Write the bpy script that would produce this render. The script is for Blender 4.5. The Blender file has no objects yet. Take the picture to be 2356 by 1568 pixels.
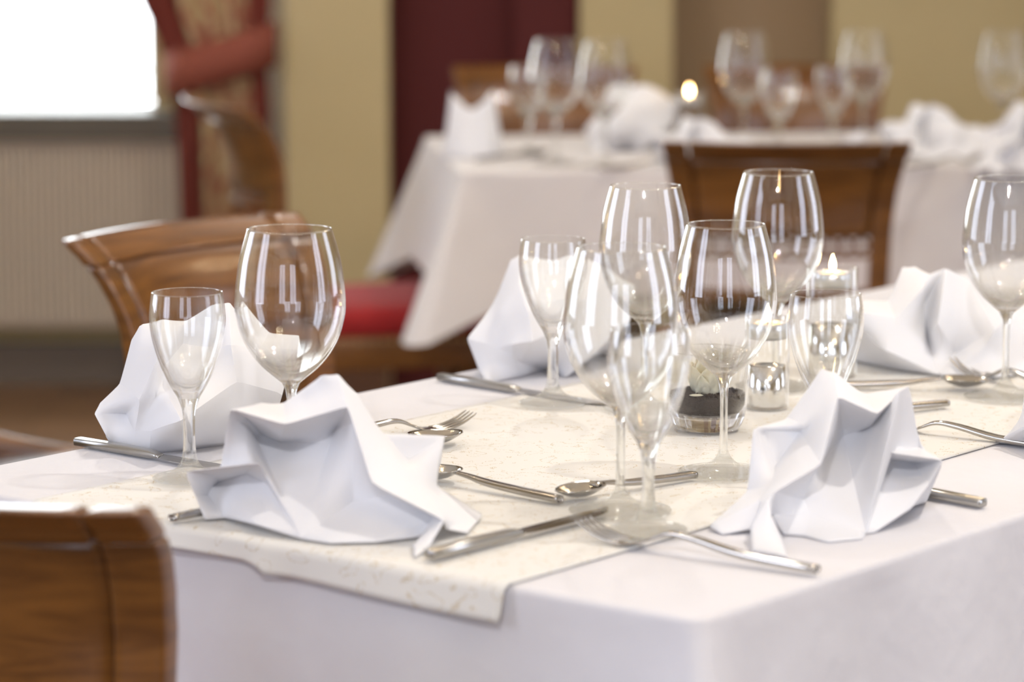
import bpy, bmesh, math, random
from mathutils import Vector, Matrix
random.seed(7)
sc = bpy.context.scene
COL = sc.collection
# ------------------------------------------------------------------ camera
F, CX, CY, YH = 7300.0, 1178.0, 784.0, -331.0      # photo pixels, 2356 x 1568
TZ = 0.75                                           # table height
H = 0.534                                           # camera above table
CAMZ = TZ + H
PITCH = math.atan((CY - YH) / F)
cam_d = bpy.data.cameras.new('camera')
cam = bpy.data.objects.new('camera', cam_d); COL.objects.link(cam)
cam.location = (0, 0, CAMZ)
cam.rotation_euler = (math.pi / 2 - PITCH, 0, 0)
cam_d.sensor_width = 36.0
cam_d.lens = 36.0 * F / 2356.0
cam_d.clip_start = 0.05
cam_d.dof.use_dof = True
cam_d.dof.focus_distance = 2.83
cam_d.dof.aperture_fstop = 4.2
sc.camera = cam
# ------------------------------------------------------------------ light
world = bpy.data.worlds.new('world'); sc.world = world
world.use_nodes = True
bg = world.node_tree.nodes['Background']
bg.inputs[0].default_value = (0.93, 0.97, 1.0, 1); bg.inputs[1].default_value = 9.0
sc.view_settings.view_transform = 'Standard'
sc.view_settings.look = 'None'
sc.view_settings.gamma = 1.0
sc.view_settings.use_curve_mapping = False
sc.view_settings.exposure = -0.10
sc.cycles.max_bounces = 24
sc.cycles.transmission_bounces = 24
sc.cycles.glossy_bounces = 8
sc.cycles.diffuse_bounces = 4
sc.cycles.transparent_max_bounces = 48
sc.cycles.blur_glossy = 0.0
sc.cycles.sample_clamp_indirect = 6.0

def area_light(name, loc, rot, sx, sy, power, col):
    l = bpy.data.lights.new(name, 'AREA'); l.shape = 'RECTANGLE'; l.size = sx; l.size_y = sy
    l.energy = power; l.color = col
    o = bpy.data.objects.new(name, l); COL.objects.link(o); o.location = loc; o.rotation_euler = rot
    return o
DAY = (0.72, 0.80, 1.0); WARM = (1.0, 0.80, 0.55)
WINS = [((-1.35, -2.46, 1.65), 'y', 1.1, 1.7, 34), ((0.75, -2.46, 1.65), 'y', 1.1, 1.7, 34),
        ((-2.95, 1.2, 1.6), 'x', 1.2, 1.7, 52), ((-2.95, 4.2, 1.6), 'x', 1.2, 1.7, 34),
        ((3.55, 1.6, 1.6), '-x', 1.1, 1.7, 44), ((3.55, 4.4, 1.6), '-x', 1.1, 1.7, 22)]
for k, (loc, ax, sx, sy, pw) in enumerate(WINS):
    rot = (math.pi / 2, 0, math.pi) if ax == 'y' else (math.pi / 2, 0, math.pi / 2)
    if ax == 'y': rot = (-math.pi / 2, 0, math.pi)      # emits +y
    elif ax == 'x': rot = (math.pi / 2, 0, -math.pi / 2)          # emits +x
    else: rot = (math.pi / 2, 0, math.pi / 2)           # emits -x
    area_light('window_daylight', loc, rot, sx, sy, pw, DAY)
def spot(name, loc, tgt, power, size, blend, rad, col):
    l = bpy.data.lights.new(name, 'SPOT'); l.energy = power; l.spot_size = math.radians(size); l.spot_blend = blend
    l.shadow_soft_size = rad; l.color = col
    o = bpy.data.objects.new(name, l); COL.objects.link(o); o.location = loc
    o.rotation_euler = (Vector(tgt) - Vector(loc)).to_track_quat('-Z', 'Y').to_euler()
SPOTS = [((1.15, 2.5, 2.84), (0.1, 2.9, .75), 95), ((-.30, -.9, 2.84), (0.05, 2.6, .75), 170), ((0.1, 4.9, 2.84), (0.2, 3.2, .75), 70),  # second spot, above and behind the camera, is added fill for the napkin pockets
         ((0.9, 5.2, 2.84), (0.6, 5.7, .75), 70), ((-0.9, 5.7, 2.84), (-0.5, 6.6, .3), 55)]
for l, t, p in SPOTS:
    spot('ceiling_and_fill_light', (l[0], l[1], l[2] - .03), t, p, 95 if l[1] > 0 else 38, .7, .035, (1.0, .935, .85) if l[1] > 0 else (.95, .95, 1.0))

# ------------------------------------------------------------------ helpers
def ray(px, py):
    x = (px - CX) / F; y = -(py - CY) / F
    return Vector((x, math.cos(PITCH) + y * math.sin(PITCH), -math.sin(PITCH) + y * math.cos(PITCH)))
C0 = Vector((0, 0, CAMZ))
def on_z(px, py, z=TZ):
    d = ray(px, py); return C0 + d * ((z - CAMZ) / d.z)
def at_y(px, py, y):
    d = ray(px, py); return C0 + d * (y / d.y)
def link(o, parent=None):
    COL.objects.link(o)
    if parent is not None: o.parent = parent
    return o
def tag(o, label=None, cat=None, group=None, kind=None):
    if label: o['label'] = label
    if cat: o['category'] = cat
    if group: o['group'] = group
    if kind: o['kind'] = kind
    return o
def empty(name, loc=(0, 0, 0), rz=0.0):
    o = bpy.data.objects.new(name, None); COL.objects.link(o); o.location = loc; o.rotation_euler = (0, 0, rz)
    o.empty_display_size = .05
    return o
def mesh_obj(name, verts, faces, mat, parent=None, smooth=False, uvs=None):
    me = bpy.data.meshes.new(name); me.from_pydata([tuple(v) for v in verts], [], faces); me.update()
    if uvs:
        uv = me.uv_layers.new(name='UVMap')
        for l in me.loops: uv.data[l.index].uv = uvs[l.vertex_index]
    if mat: me.materials.append(mat)
    if smooth:
        for p in me.polygons: p.use_smooth = True
    return link(bpy.data.objects.new(name, me), parent)
def bm_obj(name, bm, mat, parent=None, smooth=False):
    me = bpy.data.meshes.new(name); bm.to_mesh(me); bm.free()
    if mat: me.materials.append(mat)
    if smooth:
        for p in me.polygons: p.use_smooth = True
    return link(bpy.data.objects.new(name, me), parent)
def box_bm(bm, x0, x1, y0, y1, z0, z1, bev=0):
    vs = [bm.verts.new(c) for c in ((x0,y0,z0),(x1,y0,z0),(x1,y1,z0),(x0,y1,z0),(x0,y0,z1),(x1,y0,z1),(x1,y1,z1),(x0,y1,z1))]
    fs = [bm.faces.new([vs[i] for i in f]) for f in ((0,3,2,1),(4,5,6,7),(0,1,5,4),(1,2,6,5),(2,3,7,6),(3,0,4,7))]
    if bev:
        es = list({e for f in fs for e in f.edges})
        bmesh.ops.bevel(bm, geom=es, offset=bev, segments=2, profile=.5, affect='EDGES')
def box(name, x0, x1, y0, y1, z0, z1, mat, parent=None, bev=0):
    bm = bmesh.new(); box_bm(bm, x0, x1, y0, y1, z0, z1, bev); return bm_obj(name, bm, mat, parent)
def sweep(path, secs, closed_ends=True):
    """path: list of (Vector centre, Vector a, Vector b) ; secs: list of (ra, rb, power)"""
    n = 14; V = []; Fc = []
    for (c, a, b), (ra, rb, pw) in zip(path, secs):
        for k in range(n):
            t = 2 * math.pi * k / n; ct, st = math.cos(t), math.sin(t)
            V.append(c + a * (ra * math.copysign(abs(ct) ** pw, ct)) + b * (rb * math.copysign(abs(st) ** pw, st)))
    for i in range(len(path) - 1):
        for k in range(n):
            k2 = (k + 1) % n
            Fc.append((i*n+k, i*n+k2, (i+1)*n+k2, (i+1)*n+k))
    if closed_ends:
        Fc.append(tuple(range(n))[::-1]); m = (len(path)-1)*n; Fc.append(tuple(range(m, m+n)))
    return V, Fc
def catmull(pts, sub):
    out = []
    for i in range(len(pts) - 1):
        p0 = pts[max(i-1, 0)]; p1 = pts[i]; p2 = pts[i+1]; p3 = pts[min(i+2, len(pts)-1)]
        for k in range(sub):
            t = k / sub
            out.append(tuple(.5*((2*b)+(-a+c)*t+(2*a-5*b+4*c-d)*t*t+(-a+3*b-3*c+d)*t**3) for a, b, c, d in zip(p0, p1, p2, p3)))
    out.append(tuple(pts[-1])); return out
def lathe(prof, seg=48):
    """prof list of (r, z); poles where r == 0"""
    V = []; Fc = []; rows = []
    for r, z in prof:
        if r < 1e-6:
            rows.append([len(V)]); V.append((0, 0, z))
        else:
            rows.append(list(range(len(V), len(V)+seg)))
            V += [(r*math.cos(2*math.pi*k/seg), r*math.sin(2*math.pi*k/seg), z) for k in range(seg)]
    for a, b in zip(rows, rows[1:]):
        for k in range(seg):
            k2 = (k+1) % seg
            if len(a) == 1 and len(b) == 1: continue
            if len(a) == 1: Fc.append((a[0], b[k2], b[k]))
            elif len(b) == 1: Fc.append((a[k], a[k2], b[0]))
            else: Fc.append((a[k], a[k2], b[k2], b[k]))
    return V, Fc
def copy_tree(o, parent=None):
    c = o.copy(); COL.objects.link(c); c.parent = parent
    for ch in list(o.children): copy_tree(ch, c)
    return c

# ------------------------------------------------------------------ materials
def M(name, color, rough=.5, metal=0.0, **kw):
    m = bpy.data.materials.new(name); m.use_nodes = True
    b = m.node_tree.nodes['Principled BSDF']
    b.inputs['Base Color'].default_value = (*color, 1); b.inputs['Roughness'].default_value = rough; b.inputs['Metallic'].default_value = metal
    for k, v in kw.items(): b.inputs[k.replace('_', ' ')].default_value = v
    return m
def nd(m, t, **kw):
    n = m.node_tree.nodes.new(t)
    for k, v in kw.items():
        if k in n.inputs: n.inputs[k].default_value = v
        else: setattr(n, k, v)
    return n
def lk(m, a, b): m.node_tree.links.new(a, b)
def bsdf(m): return m.node_tree.nodes['Principled BSDF']
def ramp(m, src, stops):
    r = nd(m, 'ShaderNodeValToRGB'); lk(m, src, r.inputs[0]); e = r.color_ramp.elements
    while len(e) < len(stops): e.new(.5)
    for el, (p, c) in zip(e, stops): el.position = p; el.color = (*c, 1)
    return r.outputs[0]
def bump(m, src, dist, strength=1.0):
    b = nd(m, 'ShaderNodeBump'); b.inputs['Distance'].default_value = dist; b.inputs['Strength'].default_value = strength
    lk(m, src, b.inputs['Height']); lk(m, b.outputs[0], bsdf(m).inputs['Normal']); return b
def coords(m, scale=(1, 1, 1), out='Object', rot=(0, 0, 0)):
    tc = nd(m, 'ShaderNodeTexCoord'); mp = nd(m, 'ShaderNodeMapping'); mp.inputs['Scale'].default_value = scale; mp.inputs['Rotation'].default_value = rot
    lk(m, tc.outputs[out], mp.inputs[0]); return mp.outputs[0]
def add_translucent(m, fac, col):
    out = m.node_tree.nodes['Material Output']; t = nd(m, 'ShaderNodeBsdfTranslucent'); t.inputs[0].default_value = (*col, 1)
    mx = nd(m, 'ShaderNodeMixShader'); mx.inputs[0].default_value = fac
    lk(m, bsdf(m).outputs[0], mx.inputs[1]); lk(m, t.outputs[0], mx.inputs[2]); lk(m, mx.outputs[0], out.inputs[0])

def wood(name, c1, c2, scale=(3, 3, 26), rough=.3, coat=.35):
    m = M(name, c1, rough, Coat_Weight=coat, Coat_Roughness=.12)
    v = coords(m, scale); n = nd(m, 'ShaderNodeTexNoise', Scale=2.2, Detail=6.0, Roughness=.6, Distortion=.8); lk(m, v, n.inputs[0])
    lk(m, ramp(m, n.outputs[0], [(.3, c2), (.55, c1), (.75, tuple(min(1, x*1.25) for x in c1))]), bsdf(m).inputs['Base Color'])
    return m
M_WOOD = wood('chair_wood', (.172, .068, .014), (.075, .026, .006))
M_WOODD = wood('chair_wood_dark', (.060, .018, .006), (.03, .009, .004))
M_RED = M('red_upholstery', (.30, .018, .018), .8, Sheen_Weight=.08, Specular_IOR_Level=.2)
_v = coords(M_RED, (300, 300, 300)); _n = nd(M_RED, 'ShaderNodeTexNoise', Scale=1.0, Detail=2.0); lk(M_RED, _v, _n.inputs[0]); bump(M_RED, _n.outputs[0], .0008)
M_BRASS = M('brass', (.55, .38, .16), .3, 1.0)

def cloth(name, col, tr=.0, weave=1700, wr=.0015):
    m = M(name, col, .85, Sheen_Weight=.15, Specular_IOR_Level=.25)
    v = coords(m); w1 = nd(m, 'ShaderNodeTexWave', wave_type='BANDS', bands_direction='X', Scale=weave/6.28); w2 = nd(m, 'ShaderNodeTexWave', wave_type='BANDS', bands_direction='Y', Scale=weave/6.28)
    lk(m, v, w1.inputs[0]); lk(m, v, w2.inputs[0])
    mul = nd(m, 'ShaderNodeMath', operation='MULTIPLY'); lk(m, w1.outputs[1], mul.inputs[0]); lk(m, w2.outputs[1], mul.inputs[1])
    n = nd(m, 'ShaderNodeTexNoise', Scale=14.0, Detail=3.0); lk(m, v, n.inputs[0])
    a = nd(m, 'ShaderNodeMath', operation='MULTIPLY_ADD'); lk(m, n.outputs[0], a.inputs[0]); a.inputs[1].default_value = 6.0; 
    sc_ = nd(m, 'ShaderNodeMath', operation='MULTIPLY'); lk(m, mul.outputs[0], sc_.inputs[0]); sc_.inputs[1].default_value = .06
    lk(m, sc_.outputs[0], a.inputs[2]); bump(m, a.outputs[0], wr, .5)
    if tr: add_translucent(m, tr, col)
    return m
M_CLOTH = cloth('white_damask', (.63, .62, .645))
M_CLOTH2 = cloth('cream_white_cloth', (.64, .61, .60))
M_NAP = cloth('napkin_cotton', (.90, .90, .92), .28, wr=.0006)
# table runner: cream with gold vermicelli stitching
M_RUN = M('cream_runner', (.80, .77, .70), .75, Sheen_Weight=.1)
def _runner():
    m = M_RUN; v = coords(m)
    n = nd(m, 'ShaderNodeTexNoise', Scale=44.0, Detail=1.2, Roughness=.45, Distortion=.35); lk(m, v, n.inputs[0])
    s = nd(m, 'ShaderNodeMath', operation='MULTIPLY'); lk(m, n.outputs[0], s.inputs[0]); s.inputs[1].default_value = 4.0
    fr = nd(m, 'ShaderNodeMath', operation='FRACT'); lk(m, s.outputs[0], fr.inputs[0])
    sb = nd(m, 'ShaderNodeMath', operation='SUBTRACT'); lk(m, fr.outputs[0], sb.inputs[0]); sb.inputs[1].default_value = .5
    ab = nd(m, 'ShaderNodeMath', operation='ABSOLUTE'); lk(m, sb.outputs[0], ab.inputs[0])
    lt = nd(m, 'ShaderNodeMath', operation='LESS_THAN'); lk(m, ab.outputs[0], lt.inputs[0]); lt.inputs[1].default_value = .06
    vo = nd(m, 'ShaderNodeTexVoronoi', Scale=850.0); lk(m, v, vo.inputs[0])
    d = nd(m, 'ShaderNodeMath', operation='LESS_THAN'); lk(m, vo.outputs['Distance'], d.inputs[0]); d.inputs[1].default_value = .42
    n2 = nd(m, 'ShaderNodeTexNoise', Scale=9.0, Detail=1.0); lk(m, v, n2.inputs[0])
    g2 = nd(m, 'ShaderNodeMath', operation='GREATER_THAN'); lk(m, n2.outputs[0], g2.inputs[0]); g2.inputs[1].default_value = .32
    mu = nd(m, 'ShaderNodeMath', operation='MULTIPLY'); lk(m, lt.outputs[0], mu.inputs[0]); lk(m, d.outputs[0], mu.inputs[1])
    mu2 = nd(m, 'ShaderNodeMath', operation='MULTIPLY'); lk(m, mu.outputs[0], mu2.inputs[0]); lk(m, g2.outputs[0], mu2.inputs[1])
    mx = nd(m, 'ShaderNodeMix', data_type='RGBA'); lk(m, mu2.outputs[0], mx.inputs[0])
    mx.inputs[6].default_value = (.68, .665, .63, 1); mx.inputs[7].default_value = (.42, .30, .12, 1)
    lk(m, mx.outputs[2], bsdf(m).inputs['Base Color'])
_runner()
M_STEEL = M('polished_steel', (.46, .44, .41), .14, 1.0)
M_STEELB = M('brushed_steel', (.42, .41, .39), .28, 1.0)
M_SILVER = M('silver_foil', (.80, .79, .77), .16, 1.0)
M_ALU = M('aluminium_cup', (.72, .72, .72), .35, 1.0)
M_WAX = M('candle_wax', (.90, .62, .36), .45, Subsurface_Weight=.3, Emission_Color=(1.0, .5, .16, 1), Emission_Strength=.55)  # flame light glowing in the wax is put in as emission
M_WICK = M('wick', (.02, .015, .01), .9)
M_FLAME = M('candle_flame', (1, .8, .4), .5, Emission_Color=(1.0, .62, .25, 1), Emission_Strength=60.0)

def glassmat(name, tint=(1, 1, 1), ior=1.48, tr=.0):
    m = bpy.data.materials.new(name); m.use_nodes = True; nt = m.node_tree; nt.nodes.clear()
    out = nt.nodes.new('ShaderNodeOutputMaterial'); g = nt.nodes.new('ShaderNodeBsdfGlass'); g.inputs['Color'].default_value = (*tint, 1)
    g.inputs['Roughness'].default_value = 0; g.inputs['IOR'].default_value = ior
    if tr:
        t = nt.nodes.new('ShaderNodeBsdfTransparent'); t.inputs[0].default_value = (*tint, 1); mx = nt.nodes.new('ShaderNodeMixShader'); mx.inputs[0].default_value = tr
        nt.links.new(g.outputs[0], mx.inputs[1]); nt.links.new(t.outputs[0], mx.inputs[2]); nt.links.new(mx.outputs[0], out.inputs[0])
    else: nt.links.new(g.outputs[0], out.inputs[0])
    return m
M_GLASS = glassmat('crystal_stem', (.995, 1, .995), 1.5, .3)
M_FOOT = glassmat('crystal_foot', (.995, 1, .995), 1.5, .66)
def thin_glass(name, z0, z1):
    # solid glass low down (bowl base) passing into a thin wall above
    m = bpy.data.materials.new(name); m.use_nodes = True; nt = m.node_tree; nt.nodes.clear(); L = nt.links.new
    out = nt.nodes.new('ShaderNodeOutputMaterial'); t = nt.nodes.new('ShaderNodeBsdfTransparent'); t.inputs[0].default_value = (.985, .988, .985, 1)
    g = nt.nodes.new('ShaderNodeBsdfGlossy'); g.inputs['Roughness'].default_value = 0; g.inputs['Color'].default_value = (1, 1, 1, 1)
    lw = nt.nodes.new('ShaderNodeLayerWeight'); lw.inputs[0].default_value = .5
    p = nt.nodes.new('ShaderNodeMath'); p.operation = 'POWER'; p.inputs[1].default_value = 2.7; L(lw.outputs['Facing'], p.inputs[0])
    a = nt.nodes.new('ShaderNodeMath'); a.operation = 'MULTIPLY_ADD'; a.inputs[1].default_value = .9; a.inputs[2].default_value = .035; L(p.outputs[0], a.inputs[0])
    mx = nt.nodes.new('ShaderNodeMixShader'); L(a.outputs[0], mx.inputs[0]); L(t.outputs[0], mx.inputs[1]); L(g.outputs[0], mx.inputs[2])
    gl = nt.nodes.new('ShaderNodeBsdfGlass'); gl.inputs['IOR'].default_value = 1.5; gl.inputs['Roughness'].default_value = 0
    gt = nt.nodes.new('ShaderNodeBsdfTransparent'); gm = nt.nodes.new('ShaderNodeMixShader'); gm.inputs[0].default_value = .3; L(gl.outputs[0], gm.inputs[1]); L(gt.outputs[0], gm.inputs[2])
    tc = nt.nodes.new('ShaderNodeTexCoord'); sp_ = nt.nodes.new('ShaderNodeSeparateXYZ'); L(tc.outputs['Object'], sp_.inputs[0])
    mr = nt.nodes.new('ShaderNodeMapRange'); mr.interpolation_type = 'SMOOTHSTEP'; L(sp_.outputs[2], mr.inputs[0]); mr.inputs[1].default_value = z0; mr.inputs[2].default_value = z1
    m2 = nt.nodes.new('ShaderNodeMixShader'); L(mr.outputs[0], m2.inputs[0]); L(gm.outputs[0], m2.inputs[1]); L(mx.outputs[0], m2.inputs[2]); L(m2.outputs[0], out.inputs[0])
    return m
M_BOWLW = thin_glass('thin_crystal', .088, .118); M_BOWLS = thin_glass('thin_tulip_crystal', .074, .106)
M_TUMB = thin_glass('tumbler_glass', .012, .020); M_TUBE = thin_glass('holder_glass', -.002, .0015)
M_PANE = glassmat('window_pane', (.99, 1, 1), 1.45, .6)

M_WALL = M('cream_wall', (.52, .42, .225), .85)
_v = coords(M_WALL, (1.5, 1.5, 1.5)); _n = nd(M_WALL, 'ShaderNodeTexNoise', Scale=1.0, Detail=4.0); lk(M_WALL, _v, _n.inputs[0])
lk(M_WALL, ramp(M_WALL, _n.outputs[0], [(.3, (.48, .385, .20)), (.7, (.55, .45, .25))]), bsdf(M_WALL).inputs['Base Color'])
M_WALLR = M('oxblood_wall', (.080, .006, .005), .8)
M_WALLB = M('taupe_wall', (.31, .215, .125), .85)
M_CEIL = M('ceiling_paint', (.80, .77, .70), .9)
M_FRAME = M('white_window_frame', (.80, .80, .78), .4)
M_SILL = M('stone_sill', (.10, .085, .06), .35)
M_RAD = M('radiator_enamel', (.60, .52, .42), .4)
M_SKIRT = M('dark_skirting', (.13, .10, .075), .5)
M_FLOOR = M('oak_floor', (.20, .11, .05), .3)
def _floor():
    m = M_FLOOR; v = coords(m, (1, 1, 1)); br = nd(m, 'ShaderNodeTexBrick', Scale=1.0); lk(m, v, br.inputs[0])
    br.inputs['Brick Width'].default_value = 1.1; br.inputs['Row Height'].default_value = .12; br.inputs['Mortar Size'].default_value = .003
    br.inputs['Color1'].default_value = (.23, .125, .06, 1); br.inputs['Color2'].default_value = (.16, .085, .04, 1); br.inputs['Mortar'].default_value = (.05, .025, .012, 1)
    lk(m, br.outputs[0], bsdf(m).inputs['Base Color'])
_floor()
M_CURT = M('floral_curtain', (.5, .4, .25), .8)
def _curt():
    m = M_CURT; tc = nd(m, 'ShaderNodeTexCoord'); sp = nd(m, 'ShaderNodeSeparateXYZ'); lk(m, tc.outputs['UV'], sp.inputs[0])
    mp = nd(m, 'ShaderNodeMapping'); mp.inputs['Scale'].default_value = (5, 9, 1); lk(m, tc.outputs['UV'], mp.inputs[0])
    n = nd(m, 'ShaderNodeTexNoise', Scale=1.6, Detail=5.0, Roughness=.65, Distortion=1.2); lk(m, mp.outputs[0], n.inputs[0])
    fl = ramp(m, n.outputs[0], [(.42, (.58, .47, .26)), (.52, (.46, .27, .16)), (.62, (.34, .09, .06))])
    a = nd(m, 'ShaderNodeMath', operation='SUBTRACT'); lk(m, sp.outputs[0], a.inputs[0]); a.inputs[1].default_value = .56
    b = nd(m, 'ShaderNodeMath', operation='ABSOLUTE'); lk(m, a.outputs[0], b.inputs[0])
    c = nd(m, 'ShaderNodeMath', operation='GREATER_THAN'); lk(m, b.outputs[0], c.inputs[0]); c.inputs[1].default_value = .28
    mx = nd(m, 'ShaderNodeMix', data_type='RGBA'); lk(m, c.outputs[0], mx.inputs[0]); lk(m, fl, mx.inputs[6]); mx.inputs[7].default_value = (.20, .035, .022, 1)
    lk(m, mx.outputs[2], bsdf(m).inputs['Base Color'])
_curt()
M_TIE = M('tieback_cloth', (.25, .062, .036), .8)
M_SEED = M('dark_seed', (.024, .013, .010), .8, Specular_IOR_Level=.12)
M_PETAL = M('cream_petal', (.74, .68, .52), .6, Subsurface_Weight=.15)
M_BULB = M('lamp_bulb', (1, .8, .5), .5, Emission_Color=(1.0, .78, .50, 1), Emission_Strength=130.0)
M_DARKT = M('table_wood', (.10, .04, .015), .4)

# ------------------------------------------------------------------ room shell
X0, X1, Y0, Y1, ZC = -3.0, 3.6, -2.5, 7.75, 2.9
def struct(name, label, cat, *a, **k):
    o = box(name, *a, **k); tag(o, label, cat, kind='structure'); return o
struct('floor', 'dark brown wooden plank floor of the dining room', 'floor', X0, X1, Y0, Y1 + .6, -.1, 0, M_FLOOR)
struct('ceiling', 'pale cream ceiling over the dining room', 'ceiling', X0, X1, Y0, Y1 + .6, ZC, ZC + .1, M_CEIL)
struct('wall_left', 'cream wall on the window side', 'wall', X0 - .1, X0, Y0, Y1, 0, ZC, M_WALL)
struct('wall_right', 'cream wall of the dining room', 'wall', X1, X1 + .1, Y0, Y1 + .6, 0, ZC, M_WALL)
struct('wall_front', 'cream wall behind the photographer', 'wall', X0 - .1, X1 + .1, Y0 - .1, Y0, 0, ZC, M_WALL)
def wx(px, y=Y1): return (px - CX) / F * y
# back wall: window bay, cream pier, oxblood niche, pier, taupe niche, pier
wb = empty('wall_back', (0, 0, 0)); tag(wb, 'cream back wall with an oxblood red recess and a taupe recess', 'wall', kind='structure')
WL, WR, WZ0, WZ1 = -2.45, wx(352), .685, 2.25
box('wall_panel', X0 - .1, WL, Y1, Y1 + .25, 0, ZC, M_WALL, wb)
box('wall_panel', WL, WR, Y1, Y1 + .25, 0, WZ0 - .08, M_WALL, wb)
box('wall_panel', WL, WR, Y1, Y1 + .25, WZ1, ZC, M_WALL, wb)
box('wall_panel', WR, wx(648), Y1, Y1 + .25, 0, ZC, M_WALL, wb)
RB0, RB1, TB0, TB1 = wx(893, 7.5), wx(1334, 7.5), wx(1546, 7.5), wx(1915, 7.5)
box('pier', wx(655, 7.5), RB0, 7.5, Y1 + .6, 0, ZC, M_WALL, wb)
box('red_recess', RB0, RB1, 7.62, 7.72, 0, ZC, M_WALLR, wb)
box('red_recess_side', wx(1185, 7.55), RB1 - .005, 7.545, 7.63, 0, ZC, M_WALLR, wb)
box('pier', RB1, TB0, 7.5, 7.75, 0, ZC, M_WALL, wb)
box('taupe_recess', TB0, TB1, 7.66, 7.75, 0, ZC, M_WALLB, wb)
box('pier', TB1, X1, 7.5, 7.75, 0, ZC, M_WALL, wb)
for a, b in ((wx(655, 7.5), RB0), (RB1, TB0), (TB1, X1)):
    box('pier_skirting', a + .002, b - .002, 7.485, 7.5, 0, .17, M_DARKT, wb)
# window in view
w1 = empty('window_1', ((WL + WR) / 2, Y1, WZ0)); tag(w1, 'bright white framed window above the radiator', 'window', kind='structure')
def wl(x): return x - (WL + WR) / 2
for a, b, c, d in ((WL, WR, 0, .012), (WL, WR, WZ1 - WZ0 - .06, WZ1 - WZ0), (WL, WL + .06, 0, WZ1 - WZ0), (WR - .025, WR, 0, WZ1 - WZ0), (-1.7, -1.62, 0, WZ1 - WZ0)):
    box('window_frame', wl(a), wl(b), .14, .20, c, d, M_FRAME, w1, .005)
box('window_frame', wl(-1.07), wl(WR), .16, .18, .068, .074, M_FRAME, w1, .002)  # thin bar put in for the shadow line above the bottom frame
box('pane', wl(WL), wl(WR), .168, .174, .03, WZ1 - WZ0 - .03, M_PANE, w1)
box('window_sill', wl(WL - .05), wl(WR + .1), -.16, .14, -.075, -.008, M_SILL, w1, .006)
sk = struct('baseboard_back', 'dark skirting below the radiator', 'skirting', WL - .5, wx(648), Y1 - .03, Y1, 0, .10, M_SKIRT)
# windows out of view that give the daylight
for k, (loc, ax, sx, sy, pw) in enumerate(WINS):
    w = empty('window_%d' % (k + 2), loc); tag(w, 'tall white framed window ' + {'y': 'in the wall behind the photographer', 'x': 'in the left side wall', '-x': 'in the right side wall'}[ax], 'window', 'side windows', kind='structure')
    if ax == 'y':
        o = -.035
        for a, b, c, d in ((-sx/2-.06, sx/2+.06, -sy/2-.06, -sy/2), (-sx/2-.06, sx/2+.06, sy/2, sy/2+.06), (-sx/2-.06, -sx/2, -sy/2, sy/2), (sx/2, sx/2+.06, -sy/2, sy/2), (-.03, .03, -sy/2, sy/2)):
            box('window_frame', a, b, o, .03, c, d, M_FRAME, w)
    else:
        for a, b, c, d in ((-sx/2-.06, sx/2+.06, -sy/2-.06, -sy/2), (-sx/2-.06, sx/2+.06, sy/2, sy/2+.06), (-sx/2-.06, -sx/2, -sy/2, sy/2), (sx/2, sx/2+.06, -sy/2, sy/2), (-.03, .03, -sy/2, sy/2)):
            box('window_frame', *((-.045, .03) if ax == 'x' else (-.03, .045)), a, b, c, d, M_FRAME, w)
# radiator
rd = empty('radiator', (-1.65, Y1 - .115, 0)); tag(rd, 'cream ribbed panel radiator below the window', 'radiator')
box('back_panel', -.75, .86, 0, .05, .15, .61, M_RAD, rd, .006)
box('top_grille', -.76, .87, -.035, .055, .605, .625, M_RAD, rd, .004)
box('side_cover', .86, .875, -.035, .055, .15, .61, M_RAD, rd, .003)
box('bracket', -.5, -.46, .05, .10, .2, .5, M_RAD, rd); box('bracket', .5, .54, .05, .10, .2, .5, M_RAD, rd)
rib = None
for k in range(94):
    x = -.74 + k * .017
    if rib is None: rib = box('rib', -.0055, .0055, -.022, .005, .165, .595, M_RAD, rd, .004)
    else: rib_o = rib.copy(); COL.objects.link(rib_o); rib_o.parent = rd; rib_o.location = (x, 0, 0); continue
    rib.location = (x, 0, 0)
# curtain with tie-back
YC = 7.46
cu = empty('curtain', (wx(505, YC), YC, 0)); tag(cu, 'red bordered floral curtain gathered with a tie-back beside the window', 'curtain')
def curtain():
    nu, nv = 60, 40; V = []; U = []; Fc = []
    prof = [(0.02, 418, 612), (.45, 412, 615), (.70, 405, 618), (.78, 392, 615), (.84, 378, 612), (.90, 352, 618), (.95, 325, 622), (1.3, 230, 630), (2.45, 120, 640)]
    for j in range(nv + 1):
        z = .02 + (2.45 - .02) * (j / nv) ** 1.15
        for a, b in zip(prof, prof[1:]):
            if a[0] <= z <= b[0] + 1e-6:
                t = (z - a[0]) / (b[0] - a[0]); l = a[1] + (b[1]-a[1])*t; r = a[2] + (b[2]-a[2])*t
        tight = 1 - .6 * math.exp(-((z - .80) / .15) ** 2)
        for i in range(nu + 1):
            u = i / nu; x = (l + (r - l) * u - 505) / F * YC
            y = .035 * tight * math.sin(u * 2 * math.pi * 5.5 + .4 * math.sin(z * 4))
            V.append((x, y, z)); U.append((u, z))
    for j in range(nv):
        for i in range(nu):
            a = j * (nu + 1) + i; Fc.append((a, a + 1, a + nu + 2, a + nu + 1))
    return V, Fc, U
V, Fc, U = curtain(); o = mesh_obj('drape', V, Fc, M_CURT, cu, True, U); o.modifiers.new('s', 'SOLIDIFY').thickness = .003
def tieband():
    V = []; Fc = []; n = 24
    for i in range(n + 1):
        t = i / n; x = (380 + (640 - 380) * t - 505) / F * YC; zc = .775 + .075 * t
        y = -.055 + .05 * (2 * t - 1) ** 4
        for dz in (-.052, -.0, .052): V.append((x, y - (.006 if dz == 0 else 0), zc + dz))
    for i in range(n):
        for k in range(2): a = i * 3 + k; Fc.append((a, a + 3, a + 4, a + 1))
    return V, Fc
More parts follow.
